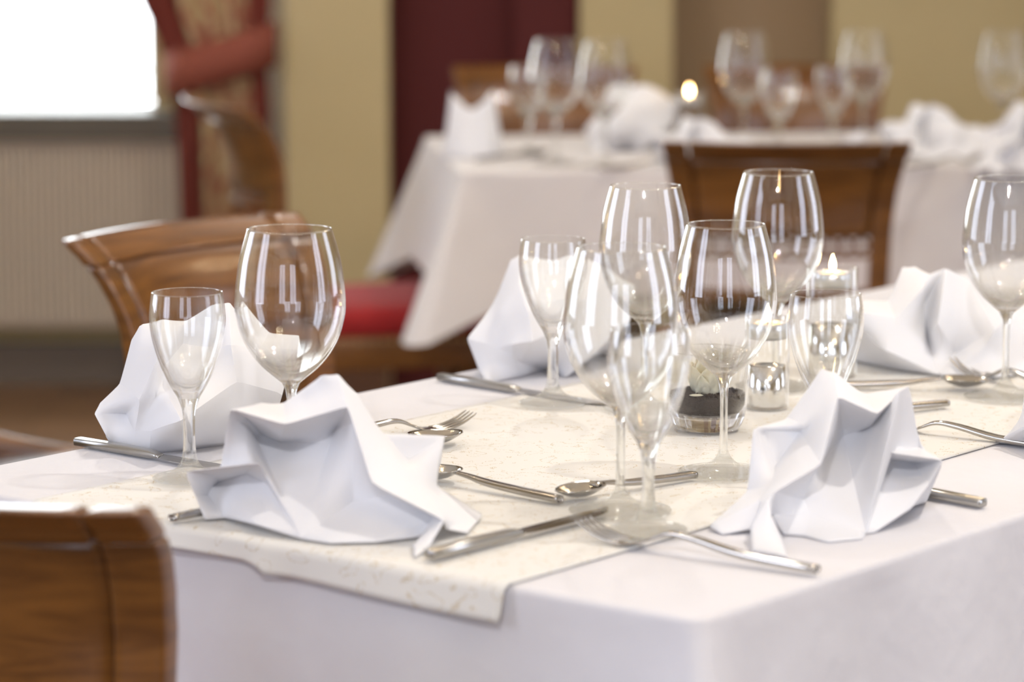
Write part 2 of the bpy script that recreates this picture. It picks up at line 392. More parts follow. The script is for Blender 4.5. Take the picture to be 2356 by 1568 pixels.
V, Fc = tieband(); o = mesh_obj('tie_back', V, Fc, M_TIE, cu, True); o.modifiers.new('s', 'SOLIDIFY').thickness = .004
# pale window reveal strip beside the curtain, built as a round tube
pp = mesh_obj('reveal_strip', *lathe([(0, 0), (.026, 0), (.026, 2.6), (0, 2.6)], 20), M_FRAME, None, True)
pp.location = (wx(636, 7.6), 7.62, 0); tag(pp, 'white vertical window reveal strip beside the curtain', 'window reveal')

# ceiling spots, one of them an added fill, + chandeliers (above the frame, they sparkle in the glasses)
for k, (l, t, p) in enumerate(SPOTS):
    r = mesh_obj('ceiling_and_fill_ring', *lathe([(.055, 0), (.055, -.012), (.043, -.014), (.040, 0), (.040, .0)], 24), M_FRAME, None, True); r.location = (l[0], l[1], ZC)
    tag(r, 'small round recessed ceiling spot, in a set with one added fill spot', 'ceiling light', 'recessed ceiling spots')
def chandelier(loc):
    c = empty('chandelier', loc); tag(c, 'brass ring chandelier with eight small bulbs hanging from ceiling', 'chandelier', 'ring chandeliers')
    mesh_obj('rod', *lathe([(0, 0), (.008, 0), (.008, ZC - loc[2]), (0, ZC - loc[2])], 10), M_BRASS, c, True)
    V = []; Fc = []; n = 40; m = 8
    for i in range(n):
        a = 2*math.pi*i/n
        for k in range(m):
            b = 2*math.pi*k/m; r = .26 + .008*math.cos(b); V.append((r*math.cos(a), r*math.sin(a), .008*math.sin(b)))
    for i in range(n):
        for k in range(m): Fc.append((i*m+k, ((i+1) % n)*m+k, ((i+1) % n)*m+(k+1) % m, i*m+(k+1) % m))
    mesh_obj('ring', V, Fc, M_BRASS, c, True)
    for q in range(4):
        a = q*math.pi/2; d = Vector((math.cos(a), math.sin(a), 0))
        mesh_obj('arm', *sweep([(d*.005+Vector((0,0,.02)), Vector((0,0,1)), Vector((-d.y,d.x,0))), (d*.26, Vector((0,0,1)), Vector((-d.y,d.x,0)))], [(.006,.006,1)]*2), M_BRASS, c, True)
    b0 = None
    for q in range(8):
        a = q*math.pi/4 + .2
        if b0 is None: b0 = mesh_obj('bulb', *lathe([(0, .008), (.010, .010), (.013, .03), (.019, .048), (.018, .062), (.011, .073), (0, .077)], 14), M_BULB, c, True); b = b0
        else: b = b0.copy(); COL.objects.link(b); b.parent = c
        b.location = (.26*math.cos(a), .26*math.sin(a), 0)
for loc in ((.75, 1.25, 2.15), (-.55, 3.3, 2.15), (1.25, 4.3, 2.15)): chandelier(loc)

# ------------------------------------------------------------------ chairs
XV, YV, ZV = Vector((1,0,0)), Vector((0,1,0)), Vector((0,0,1))
def lerp_tab(tab, z):
    if z <= tab[0][0]: return tab[0][1]
    for a, b in zip(tab, tab[1:]):
        if z <= b[0]: return a[1] + (b[1]-a[1]) * (z-a[0]) / (b[0]-a[0])
    return tab[-1][1]
YB = [(.0, -.27), (.2, -.215), (.42, -.200), (.60, -.204), (.70, -.207), (.74, -.211), (.77, -.220), (.80, -.236), (.825, -.258), (.845, -.285)]
WB = [(.0, .335), (.42, .335), (.6, .335), (.70, .343), (.76, .356), (.80, .372), (.845, .392)]
def yb(z): return lerp_tab(YB, z)
def wbk(z): return lerp_tab(WB, z)
def back_pt(s, z, off=0.0):
    w = wbk(z) / 2
    return Vector((s * w, yb(z) - .040 * (1 - s * s) + off, z))
def curved_slab(s0, s1, z0, z1, t0, t1, nu=16, nv=8):
    V = []; Fc = []
    for side, off in ((0, t0), (1, t1)):
        for j in range(nv+1):
            for i in range(nu+1): V.append(back_pt(s0+(s1-s0)*i/nu, z0+(z1-z0)*j/nv, off))
    K = (nu+1)*(nv+1)
    for j in range(nv):
        for i in range(nu):
            a = j*(nu+1)+i; Fc.append((a, a+nu+1, a+nu+2, a+1)); Fc.append((K+a, K+a+1, K+a+nu+2, K+a+nu+1))
    for i in range(nu):
        Fc.append((i, i+1, K+i+1, K+i)); b = nv*(nu+1)+i; Fc.append((b, K+b, K+b+1, b+1))
    for j in range(nv):
        a = j*(nu+1); Fc.append((a, K+a, K+a+nu+1, a+nu+1)); a = a+nu; Fc.append((a, a+nu+1, K+a+nu+1, K+a))
    return V, Fc
def smooth_bev(o, w=.003):
    b = o.modifiers.new('b', 'BEVEL'); b.width = w; b.segments = 2; b.limit_method = 'ANGLE'; b.angle_limit = math.radians(50)
    for p in o.data.polygons: p.use_smooth = True
    return o
def make_chair():
    c = empty('dining_chair')
    X, Y, Z = Vector((1,0,0)), Vector((0,1,0)), Vector((0,0,1))
    # crest: stile - rail - stile with dark inlay gaps
    for s0, s1, n in ((-1.0, -.80, 4), (-.79, .79, 24), (.80, 1.0, 4)):
        smooth_bev(mesh_obj('top_rail', *curved_slab(s0, s1, .8165, .845, -.017, .0095, n, 6), M_WOOD, c), .006)
    mesh_obj('back_panel', *curved_slab(-.785, .785, .690, .8150, -.009, .009, 24, 10), M_WOOD, c, True)
    mesh_obj('inlay', *curved_slab(-.83, .83, .69, .82, -.006, .006, 24, 8), M_WOODD, c, True)
    for sg in (-1, 1):
        a, b = (.80, 1.0) if sg > 0 else (-1.0, -.80)
        smooth_bev(mesh_obj('stile', *curved_slab(a, b, .43, .8163, -.013, .0095, 4, 26), M_WOOD, c), .004)
    smooth_bev(mesh_obj('cross_rail', *curved_slab(-.82, .82, .586, .606, -.009, .009, 20, 2), M_WOOD, c), .003)
    mesh_obj('cross_rail', *curved_slab(-.82, .82, .655, .661, -.007, .007, 20, 1), M_WOOD, c)
    # carved rings under the panel
    r0 = None
    for k in range(11):
        s = -.72 + 1.44 * k / 10; p = back_pt(s, .676)
        if r0 is None:
            V = []; Fc = []; n, m = 18, 6
            for i in range(n):
                a = 2*math.pi*i/n
                for q in range(m):
                    b = 2*math.pi*q/m; r = .0105 + .0032*math.cos(b); V.append((r*math.cos(a), .005*math.sin(b), r*math.sin(a)))
            for i in range(n):
                for q in range(m): Fc.append((i*m+q, i*m+(q+1) % m, ((i+1) % n)*m+(q+1) % m, ((i+1) % n)*m+q))
            r0 = mesh_obj('carved_ring', V, Fc, M_WOOD, c, True); r = r0
        else: r = r0.copy(); COL.objects.link(r); r.parent = c
        r.location = p
    # seat frame + cushion
    bm = bmesh.new()
    def trap(bm, y0, y1, w0, w1, z0, z1, bev):
        vs = [bm.verts.new(v) for v in ((-w0,y0,z0),(w0,y0,z0),(w1,y1,z0),(-w1,y1,z0),(-w0,y0,z1),(w0,y0,z1),(w1,y1,z1),(-w1,y1,z1))]
        fs = [bm.faces.new([vs[i] for i in f]) for f in ((0,3,2,1),(4,5,6,7),(0,1,5,4),(1,2,6,5),(2,3,7,6),(3,0,4,7))]
        bmesh.ops.bevel(bm, geom=list({e for f in fs for e in f.edges}), offset=bev, segments=3, profile=.5, affect='EDGES')
    trap(bm, -.19, .225, .170, .208, .365, .425, .008); bm_obj('seat_frame', bm, M_WOOD, c, True)
    bm = bmesh.new(); trap(bm, -.17, .222, .162, .200, .42, .478, .022); bm_obj('seat_cushion', bm, M_RED, c, True)
    V = []; Fc = []
    bm = bmesh.new()
    for k in range(24):
        for (ax, ay, bx, by) in ((-.200, .226, .200, .226), (.168, -.16, .206, .22), (-.168, -.16, -.206, .22)):
            t = (k + .5) / 24; bmesh.ops.create_icosphere(bm, subdivisions=1, radius=.0045, matrix=Matrix.Translation((ax+(bx-ax)*t, ay+(by-ay)*t, .418)))
    st = bm_obj('stud_trim', bm, M_BRASS, c, True); st['kind'] = 'stuff'
    for sg in (-1, 1):
        pts = catmull([(sg*.185, .20, .37), (sg*.187, .215, .22), (sg*.19, .245, .0)], 5)
        mesh_obj('leg', *sweep([(Vector(p), X, Y) for p in pts], [(.021-.008*i/len(pts), .021-.008*i/len(pts), .6) for i in range(len(pts))]), M_WOOD, c, True)
        pts = catmull([(sg*.156, -.172, .44), (sg*.158, -.180, .25), (sg*.162, -.25, .0)], 5)
        mesh_obj('leg', *sweep([(Vector(p), X, Y) for p in pts], [(.020-.006*i/len(pts), .020-.006*i/len(pts), .6) for i in range(len(pts))]), M_WOOD, c, True)
    return c
chair0 = make_chair()
CH_USED = [False]
def place_chair(pos_back, fwd, label, group='dining chairs with red seats'):
    """pos_back: floor position under the crest; fwd: facing direction"""
    f = Vector((fwd[0], fwd[1], 0)).normalized()
    c = chair0 if not CH_USED[0] else copy_tree(chair0)
    CH_USED[0] = True
    c.location = Vector((pos_back[0], pos_back[1], 0)) + f * .285
    c.rotation_euler = (0, 0, math.atan2(f.y, f.x) - math.pi / 2)
    tag(c, label, 'chair', group); return c
def crest_pt(px, py): d = ray(px, py); return C0 + d * ((.843 - CAMZ) / d.z)

# ------------------------------------------------------------------ main table frame of reference
NC = on_z(1605, 1420); LC = on_z(-170, 1104)
E2 = (LC - NC).normalized(); E1 = Vector((-E2.y, E2.x, 0)); E1 = -E1 if E1.y < 0 else E1
WT, LT = .8125, 2.15
def T(u, v, z=0.0): return NC + E2 * u + E1 * v + Vector((0, 0, z))

lc = crest_pt(410, 498)
place_chair((-.392, 3.79), (E2 * -1), 'glossy brown wooden chair with scrolled crest behind the napkin at the table corner')
nc_ = (E1)
place_chair((-.43, 2.19), (.37, .93), 'orange-brown chair at the head of the front table, turned back-on')
place_chair((.428, 4.93), (0.03, 1), 'dark brown chair with a carved ring strip standing before the rear table')
place_chair((-.535, 5.76), (.95, .31), 'chair with red seat at the end of the rear table beside the curtain')
place_chair((.07, 6.71), (0, -1), 'chair behind the rear table before the oxblood wall')
place_chair((.60, 6.74), (0, -1), 'chair behind the rear table before the taupe wall')
ac = place_chair((-1.0, 4.1), (1, 0), 'chair with a curved wooden side arm drawn back beyond the table corner')
for ch in ac.children:
    if ch.name.startswith('seat_cushion'):
        ch.data = ch.data.copy(); ch.data.materials[0] = M_WOODD
for sg in (-1, 1):
    pts = catmull([(sg*.166, -.18, .62), (sg*.172, -.12, .545), (sg*.184, -.02, .485), (sg*.195, .10, .452), (sg*.20, .205, .44)], 5)
    mesh_obj('side_arm', *sweep([(Vector(p), XV, ZV) for p in pts], [(.014, .022 + .012*i/len(pts), .7) for i in range(len(pts))]), M_WOOD, ac, True)
    PV = [Vector((p[0] + d, p[1], z)) for p in pts for d in (-.008, .008) for z in (p[2], .375)]; PF = []
    for i in range(len(pts) - 1):
        a = i * 4; b = a + 4; PF += [(a, b, b+1, a+1), (a+2, a+3, b+3, b+2), (a, a+2, b+2, b), (a+1, b+1, b+3, a+3)]
    PF += [(0, 1, 3, 2), (b, b+2, b+3, b+1)]
    mesh_obj('side_panel', PV, PF, M_WOODD, ac)

# ------------------------------------------------------------------ tablecloths
def tablecloth(name, N, e1, e2, L, W, drop, mat, tail=.5, flare=.05, amp=.008, seed=1, kt=.62):
    rnd = random.Random(seed); up = Vector((0, 0, 1)); rc = .007
    cor = [(Vector((0, 0)), Vector((-1, -1))), (Vector((W, 0)), Vector((1, -1))), (Vector((W, L)), Vector((1, 1))), (Vector((0, L)), Vector((-1, 1)))]
    P = []      # (pos2, normal2, s)
    s = 0.0
    for k in range(4):
        a = cor[k][0]; b = cor[(k+1) % 4][0]; d = (b - a).normalized(); nrm = Vector((d.y, -d.x)); ln = (b - a).length
        n = max(12, int(ln / .012))
        for i in range(n + 1):
            t = i / n; t = t - .07 * math.sin(2 * math.pi * t) / (2 * math.pi) * 2
            P.append((a + d * (rc + (ln - 2 * rc) * t), nrm, s + ln * t))
        nd2 = Vector((-d.y, d.x)); nn = Vector(((cor[(k+1) % 4][1]).x, (cor[(k+1) % 4][1]).y))
        cc = b - d * rc + nd2 * rc
        for i in range(1, 8):
            ang = i / 8 * math.pi / 2; dirn = nrm * math.cos(ang) + d * math.sin(ang)
            P.append((cc + dirn * rc, dirn, s + ln))
        s += ln
    n = len(P); rows = [0, .25, .5, .75, 1.0]
    ph = [(rnd.uniform(0, 6.28), rnd.uniform(11, 17), rnd.uniform(.6, 1)), (rnd.uniform(0, 6.28), rnd.uniform(24, 36), rnd.uniform(.3, .6)), (rnd.uniform(0, 6.28), rnd.uniform(50, 70), .18)]
    er = .006; V = []; Fc = []
    lev = [('e', q * math.pi / 2 / 4) for q in range(5)] + [('d', t) for t in (.05, .1, .16, .24, .33, .43, .54, .66, .78, .9, 1.0)]
    for kind, q in lev:
        for (p, nr, sv) in P:
            if kind == 'e': pos = p + nr * (er * math.sin(q)); z = -er * (1 - math.cos(q))
            else:
                t = drop * q; w = 0; dg = Vector((0, 0))
                for cp, cd in cor:
                    dist = (p - cp).length; ww = max(0, 1 - dist / (.02 + kt * t)) ** 1.2
                    if ww > w: w = ww; dg = cd.normalized()
                wave = sum(a * math.sin(f * sv + o) for o, f, a in ph) * amp * q ** .55
                pos = p + nr * (er + flare * t + wave * (1 - w) + amp * .6 * q) + dg * (tail * t * w)
                z = -er - t * (1 + .34 * w)
            V.append(N + e2 * pos.x + e1 * pos.y + up * z)
    R = len(lev)
    for r in range(R - 1):
        for i in range(n): j = (i + 1) % n; Fc.append((r*n+i, (r+1)*n+i, (r+1)*n+j, r*n+j))
    Fc.append(tuple(range(n)))
    o = mesh_obj(name, V, Fc, mat, None, True)
    return o
def cloth_table(name, N, e1, e2, L, W, label):
    t = empty(name, (N.x, N.y, 0)); tag(t, label, 'table')
    loc = lambda u, v, z: e2 * u + e1 * v + Vector((0, 0, z))
    def slab(nm, u0, u1, v0, v1, z0, z1):
        vs = [loc(u, v, z) for z in (z0, z1) for (u, v) in ((u0,v0),(u1,v0),(u1,v1),(u0,v1))]
        o = mesh_obj(nm, vs, [(0,3,2,1),(4,5,6,7),(0,1,5,4),(1,2,6,5),(2,3,7,6),(3,0,4,7)], M_DARKT, t)
        bm = bmesh.new(); bm.from_mesh(o.data); bmesh.ops.recalc_face_normals(bm, faces=bm.faces); bm.to_mesh(o.data); bm.free()
    slab('table_top', .006, W - .006, .006, L - .006, TZ - .034, TZ - .004)
    for v in (.55, L - .55):
        slab('pedestal', W/2 - .045, W/2 + .045, v - .045, v + .045, .03, TZ - .034)
        slab('pedestal_foot', W/2 - .26, W/2 + .26, v - .04, v + .04, 0, .03)
    return t
cloth_table('dining_table', NC, E1, E2, LT, WT, 'long dining table under the white cloth set with star napkins')
tc = tablecloth('tablecloth', NC, E1, E2, LT, WT, .22, M_CLOTH, tail=.62, flare=.08, amp=.010, seed=5, kt=.4)
tag(tc, 'white tablecloth hanging over the front dining table', 'tablecloth')
ang = math.radians(6.5)
D1 = Vector((math.cos(ang), math.sin(ang), 0)); D2 = Vector((-math.sin(ang), math.cos(ang), 0))
NB = Vector((-.085, 5.42, TZ)); WB_, LB_ = .70, 2.3
# rear table: e2 runs to the back, e1 along the front edge
cloth_table('rear_dining_table', NB, D1, D2, LB_, WB_, 'rear dining table with tealight and folded napkins before the wall')
tb = tablecloth('tablecloth', NB, D1, D2, LB_, WB_, .21, M_CLOTH2, tail=.55, flare=.12, amp=.008, seed=3, kt=.42)
tag(tb, 'white tablecloth with hanging corner points on the rear table', 'tablecloth')

# ------------------------------------------------------------------ runner
def runner():
    u0, u1 = .165, .668; nu = 60; V = []; Fc = []; rows = []
    ov = [(-1, 1.0), (-1, .8), (-1, .55), (-1, .3), (-1, .12), (-1, 0), (1, .01), (1, .03)] + [(1, .06 + .07 * i) for i in range(30)]
    for sgn, q in ov:
        for i in range(nu + 1):
            u = u0 + (u1 - u0) * i / nu; t = (u - u0) / (u1 - u0)
            if sgn < 0:
                dr = .021 - .008 * t + (.004 if t < .47 else -.002 * min(1, (t-.47) / .05))
                wv = .004 * math.sin(t * 9 + .5) + .006 * math.exp(-((t - .47) / .03) ** 2)
                out = .0125 + (.006 + wv) * q; z = .0032 - .004 * (1 - (1-q) ** 2 if q < .5 else .75) - dr * max(0, q - .0) ** 1.0
                if q == 0: out = .006; z = .0032
                V.append(T(u, -out, z))
            else: V.append(T(u, q - .01, .0028))
    R = len(ov); n = nu + 1
    for r in range(R - 1):
        for i in range(nu): a = r * n + i; Fc.append((a, a + 1, a + n + 1, a + n))
    o = mesh_obj('table_runner', V, Fc, M_RUN, None, True); s = o.modifiers.new('s', 'SOLIDIFY'); s.thickness = .0016; s.offset = 1
    return o
tag(runner(), 'cream table runner with gold squiggle stitching along the front table', 'table runner')
RUNZ = .0032
def tz(u): return TZ + (.0046 if .165 <= u <= .668 else .0006)
def surf(px, py):
    p = on_z(px, py, TZ); w = p - NC; u = w.dot(E2); p2 = on_z(px, py, tz(u)); return p2

# ------------------------------------------------------------------ glasses
def catpair(lst, sub=4): return catmull(lst, sub)
WINE = dict(foot=[(0, .0), (.030, .0002), (.0395, .0), (.0408, .0008), (.0408, .0016), (.036, .0028), (.024, .0046), (.013, .0085), (.0065, .0145), (.0042, .021)],
            stem=[(.0042, .021), (.0036, .032), (.0034, .05), (.0036, .068), (.0046, .077), (.0075, .0845)],
            bowl=[(.0075, .0845), (.0145, .0905), (.0235, .0985), (.0325, .1095), (.0405, .1245), (.0452, .142), (.0460, .1535), (.0448, .170), (.0415, .192), (.0352, .2155),
                  (.0347, .2160), (.0342, .2155), (.0405, .192), (.0437, .170), (.0449, .1535), (.0441, .142), (.0394, .1255), (.0315, .1115), (.0225, .1020), (.0130, .0955), (.0055, .0930), (0, .0925)])
WATER = dict(foot=[(0, .0), (.024, .0002), (.0305, .0), (.0318, .0008), (.0318, .0018), (.028, .0032), (.019, .0058), (.0115, .0100), (.0072, .0160), (.0056, .024)],
             stem=[(.0056, .024), (.0050, .036), (.0050, .050), (.0064, .062), (.0098, .0715)],
             bowl=[(.0098, .0715), (.0150, .0800), (.0205, .0910), (.0262, .1060), (.0305, .1220), (.0325, .1370), (.0318, .1500), (.0303, .1610),
                   (.0297, .1615), (.0291, .1610), (.0305, .1500), (.0311, .1370), (.0290, .1225), (.0244, .1070), (.0182, .0930), (.0118, .0835), (.0055, .0792), (0, .0785)])
GL = {}
def make_glass(kind, prof):
    name = 'wine_glass' if kind == 'w' else 'water_glass'
    g = empty(name)
    for nm in ('foot', 'stem', 'bowl'):
        pts = [(max(0, r), z) for r, z in catmull(prof[nm], 4)]
        mesh_obj(nm, *lathe(pts, 64), {'foot': M_FOOT, 'stem': M_GLASS}.get(nm, M_BOWLW if kind == 'w' else M_BOWLS), g, True)
    return g
def put_glass(kind, pos, label, sxy=1.0, sz=1.0, group=None, rz=0):
    if kind not in GL: GL[kind] = make_glass(kind, WINE if kind == 'w' else WATER); g = GL[kind]
    else: g = copy_tree(GL[kind])
    g.location = pos; g.scale = (sxy, sxy, sz); g.rotation_euler = (0, 0, rz)
    tag(g, label, 'glass', group or ('wine glasses' if kind == 'w' else 'water glasses')); return g
LIFT = Vector((0, 0, .0006))
def gp(px, py): return surf(px, py) + LIFT
put_glass('w', gp(672, 1105), 'large empty wine glass between the two left napkins beside the scrolled chair', 1.03)
put_glass('w', gp(1482, 941), 'large empty wine glass behind the tumbler of dark seeds near the far napkin', .97)
put_glass('w', gp(1785, 890), 'tall empty wine glass standing between the two tealight holders', 1.0)
put_glass('w', gp(1664, 1088), 'sharp clear wine glass directly in front of the tumbler of dark seeds', .97)
put_glass('w', gp(1427, 1176), 'large empty wine glass overlapping the small glass by the fork tines', 1.03)
put_glass('w', gp(2312, 913), 'large empty wine glass in front of the napkin by the far side of the table', .99)
put_glass('s', gp(437, 1102), 'small empty water glass beside the knife handle at the table corner')
put_glass('s', gp(1272, 928), 'small empty water glass standing over the long knife near its napkin', 1.03)
put_glass('s', gp(1491, 1221), 'small empty water glass standing at the fork tines')
put_glass('s', gp(1894, 1107), 'small empty water glass behind the napkin, in front of the taller tealight holder')

# ------------------------------------------------------------------ tealight holders and tumbler
def tealight_parts(parent, z, r):
    mesh_obj('tealight_cup', *lathe([(0, z), (r, z), (r, z + .015), (r - .0006, z + .0154), (r - .0012, z + .015), (r - .0012, z + .011)], 40), M_ALU, parent, True)
    w = mesh_obj('wax', *lathe([(r - .0012, z + .002), (r - .0012, z + .0125), (r - .003, z + .0120), (.003, z + .0115), (0, z + .0118)], 40), M_WAX, parent, True)
    mesh_obj('wick', *lathe([(0, z + .011), (.0008, z + .011), (.0007, z + .018), (0, z + .0185)], 8), M_WICK, w, True)
    mesh_obj('flame', *lathe([(0, z + .0155), (.0018, z + .0172), (.0031, z + .0205), (.0029, z + .0245), (.0015, z + .0295), (0, z + .0335)], 16), M_FLAME, w, True)
def holder(pos, r, h, label):
    o = empty('tealight_holder', pos); tag(o, label, 'candle holder', 'glass tealight holders')
    t = .0022
    mesh_obj('glass_tube', *lathe([(0, 0), (r - .001, 0), (r, .001), (r, h - .001), (r - .001, h), (r - t, h - .001), (r - t, h - .020), (r - t - .001, h - .021), (0, h - .021)], 48), M_TUBE, o, True)
    hs = h * .46
    mesh_obj('silver_core', *lathe([(0, .0015), (r - .004, .0015), (r - .0035, .002), (r - .0035, hs), (r - .006, hs + .0005), (r - .006, hs - .003), (0, hs - .003)], 40), M_SILVER, o, True)
    tealight_parts(o, h - .0205, min(.0195, r - t - .0006)); return o
holder(gp(1764, 936), .0215, .088, 'short glass tealight holder with silver base beside the tumbler of seeds')
holder(gp(1912, 862), .0262, .112, 'tall glass tealight holder with silver base behind the small water glass')
def tumbler(pos):
    o = empty('decor_tumbler', pos); tag(o, 'clear glass tumbler of dark seeds with a cream flower, between the wine glasses', 'tumbler')
    prof = [(0, .001), (.026, .0), (.0305, .0015), (.0335, .007), (.0365, .018), (.0382, .032), (.0380, .050), (.0365, .072), (.0359, .0735), (.0352, .072), (.0364, .050), (.0366, .032), (.0348, .021), (.030, .0150), (.018, .0128), (0, .0125)]
    mesh_obj('glass', *lathe(catmull(prof, 3), 64), M_TUMB, o, True)
    # seed bed: dark core with individual seeds on top
    core = [(0, .0135), (.018, .0138), (.029, .0160), (.0335, .0215), (.0348, .0300), (.0342, .0325), (.020, .0335), (0, .034)]
    mesh_obj('seed_bed', *lathe(core, 40), M_SEED, o, True)
    bm = bmesh.new(); rnd = random.Random(3)
    for k in range(1500):
        a = rnd.uniform(0, 6.2832)
        if k < 750: r = .0338 * math.sqrt(rnd.random()); z = .0335 + rnd.uniform(-.0005, .001)
        else:
            z = rnd.uniform(.016, .0335); r = (.0295 + (z-.016) / .006 * .0045) if z < .022 else .0341 + min(.0007, (z-.022)*.08); r -= .0006
        m = Matrix.Translation((r*math.cos(a), r*math.sin(a), z)) @ Matrix.Rotation(rnd.uniform(0, 6.28), 4, Vector((rnd.uniform(-1, 1), rnd.uniform(-1, 1), rnd.uniform(-1, 1))).normalized()) @ Matrix.Diagonal((1.35, 1, .75, 1))
        bmesh.ops.create_icosphere(bm, subdivisions=1, radius=.00115, matrix=m)
    s = bm_obj('seeds', bm, M_SEED, o, True); s['kind'] = 'stuff'
    # crumpled cream flower made of cupped petals
    for k in range(13):
        ring = 0 if k < 4 else (1 if k < 8 else 2); a = k * 2.399 + ring; tilt = (.10, .32, .62)[ring]; rr = (.005, .010, .0135)[ring]; hh = (.040, .036, .030)[ring]
        V = []; Fc = []; nu, nv = 8, 8
        for j in range(nv+1):
            v = j / nv
            for i in range(nu+1):
                u = i / nu * 2 - 1; wd = .013 * math.sin(math.pi * min(1, .18 + .72 * v)) ; x = u * wd
                y = rr * (1 - .35 * u * u) + .010 * tilt * 2 * v * v + .0016 * math.sin(5 * u + 7 * v + k); z = .0335 + hh * v * (1 - .16 * u * u) + .0012 * math.sin(6 * u + k * 2)
                V.append((x*math.cos(a) - y*math.sin(a), x*math.sin(a) + y*math.cos(a), z))
        for j in range(nv):
            for i in range(nu): q = j*(nu+1)+i; Fc.append((q, q+1, q+nu+2, q+nu+1))
        pt = mesh_obj('petal', V, Fc, M_PETAL, o, True); pt.modifiers.new('s', 'SOLIDIFY').thickness = .0006
    lp = mesh_obj('fallen_petal', *lathe([(0, 0), (.004, .0003), (.0055, .001), (.004, .0016), (0, .0018)], 16), M_PETAL, o, True); lp.location = (-.012, -.027, .0345); lp.scale = (1.2, .7, 1)
    return o
tumbler(gp(1627, 985))

# ------------------------------------------------------------------ cutlery
def orient(o, a, b, dz=0.0):
    """a: handle end, b: head end (points on the table)"""
    d = b - a; d.z = 0; o.location = a + Vector((0, 0, dz)); o.rotation_euler = (0, 0, math.atan2(d.y, d.x)); return d.length
XV, YV, ZV = Vector((1,0,0)), Vector((0,1,0)), Vector((0,0,1))
def bar(st): return sweep([(Vector((x, 0, z)), YV, ZV) for x, z, w, t, p in st], [(w, t, p) for x, z, w, t, p in st])
CUT = 'stainless steel cutlery on the front table'
def knife(a, b, label, L=None):
    o = empty('table_knife'); l = orient(o, a, b); L = L or l; k = L / .225
    mesh_obj('handle', *bar([(0, .0045, .0050, .0026, .5), (.001*k, .0045, .0062, .0038, .5), (.05*k, .0048, .0064, .0040, .5), (.098*k, .0046, .0058, .0038, .5), (.106*k, .0042, .0050, .0028, .6), (.110*k, .004, .005, .0014, .7)]), M_STEELB, o, True)
    V = []; Fc = []
    prof = [(.108, -.005, .005), (.118, -.0075, .0062), (.14, -.0088, .0064), (.18, -.0090, .0066), (.205, -.0074, .0066), (.217, -.004, .0062), (.2245, .003, .0050)]
    for x, y0, y1 in catmull(prof, 4):
        for y, z in ((y0, .0034), (0, .0046), (y1, .0048), (y1, .0026), (0, .0024)): V.append((x*k, y, z))
    n = len(V)//5
    for i in range(n-1):
        for q in range(5): q2 = (q+1) % 5; Fc.append((i*5+q, i*5+q2, (i+1)*5+q2, (i+1)*5+q))
    Fc.append((4,3,2,1,0)); Fc.append(tuple((n-1)*5+q for q in range(5)))
    mesh_obj('blade', V, Fc, M_STEEL, o)
    return tag(o, label, 'knife', CUT)
def spoon_bowl(o, x0, k, rz=0.02):
    V = []; Fc = []; nu, nv = 20, 12
    for j in range(nv+1):
        r = j / nv
        for i in range(nu):
            a = 2*math.pi*i/nu; ex = math.cos(a); wid = .0195 * (1 - .14*ex)
            V.append(((x0 + .028*k) + .029*k*r*ex, wid*k*r*math.sin(a), .0010 + .0095*k*(r*r) * (1 - .12*ex) + .003 * (r*ex < -.8) * 0))
    for j in range(nv):
        for i in range(nu): i2 = (i+1) % nu; Fc.append((j*nu+i, j*nu+i2, (j+1)*nu+i2, (j+1)*nu+i))
    s = mesh_obj('spoon_bowl', V, Fc, M_STEEL, o, True); m = s.modifiers.new('s', 'SOLIDIFY'); m.thickness = .0012
def spoon(a, b, label, L=.18):
    o = empty('spoon'); orient(o, a, b); k = L / .18; hx = L - .057*k
    st = catmull([(0, .0032, .0040, .0024, .6), (.0015, .0034, .0050, .0032, .6), (.05*k, .0045, .0050, .0032, .6), (.088*k, .0062, .0044, .0028, .6), (.108*k, .0085, .0034, .0022, .8), (hx+.003*k, .0098, .0036, .0014, .9), (hx+.010*k, .0085, .006, .0008, .9)], 4)
    mesh_obj('handle', *bar(st), M_STEEL, o, True); spoon_bowl(o, hx, k); return tag(o, label, 'spoon', CUT)
def fork(a, b, label, L=.20):
    o = empty('fork'); orient(o, a, b); k = L / .20
    st = catmull([(0, .0032, .0036, .0022, .6), (.0015, .0035, .0052, .0030, .6), (.06*k, .0060, .0052, .0030, .6), (.10*k, .0125, .0044, .0026, .6), (.122*k, .0140, .0036, .0022, .8), (.137*k, .0085, .0052, .0015, .9), (.146*k, .0050, .0100, .0011, .8), (.158*k, .0032, .0130, .0010, .7), (.163*k, .0030, .0127, .0010, .6)], 4)
    mesh_obj('handle', *bar(st), M_STEEL, o, True)
    t0 = None
    for q in range(4):
        if t0 is None: t0 = mesh_obj('tine', *bar(catmull([(.161*k, .0031, .0024, .0012, .7), (.172*k, .0042, .0022, .0012, .7), (.186*k, .0085, .0018, .0011, .7), (.198*k, .0150, .0010, .0008, .8), (.2*k, .0163, .0006, .0006, 1)], 3)), M_STEEL, o, True); t = t0
        else: t = t0.copy(); COL.objects.link(t); t.parent = o
        t.location = (0, -.0102 + q * .0068, 0)
    return tag(o, label, 'fork', CUT)
def sp(px, py): return surf(px, py) + Vector((0, 0, .0004))
def along(a, b, L): d = (b - a); d.z = 0; return a + d.normalized() * L
A = sp(179, 1026); knife(A, sp(415, 1068), 'knife with its handle at the table corner below the small water glass', .225)
A = sp(987, 1290); knife(A, sp(1365, 1192), 'knife on the runner pointing at the feet of the paired glasses', .225)
A = sp(1012, 876); knife(A, sp(1430, 936), 'long knife lying beneath the small glass near the far-side napkin', .235)
A = sp(2262, 1170); knife(A, sp(2000, 1120), 'knife with its handle showing beside the white star napkin at table edge', .225)
fork(sp(1872, 1324) + Vector((0, 0, .0018)), sp(1500, 1268), 'fork lying at the table corner with tines against the small glass', .21)
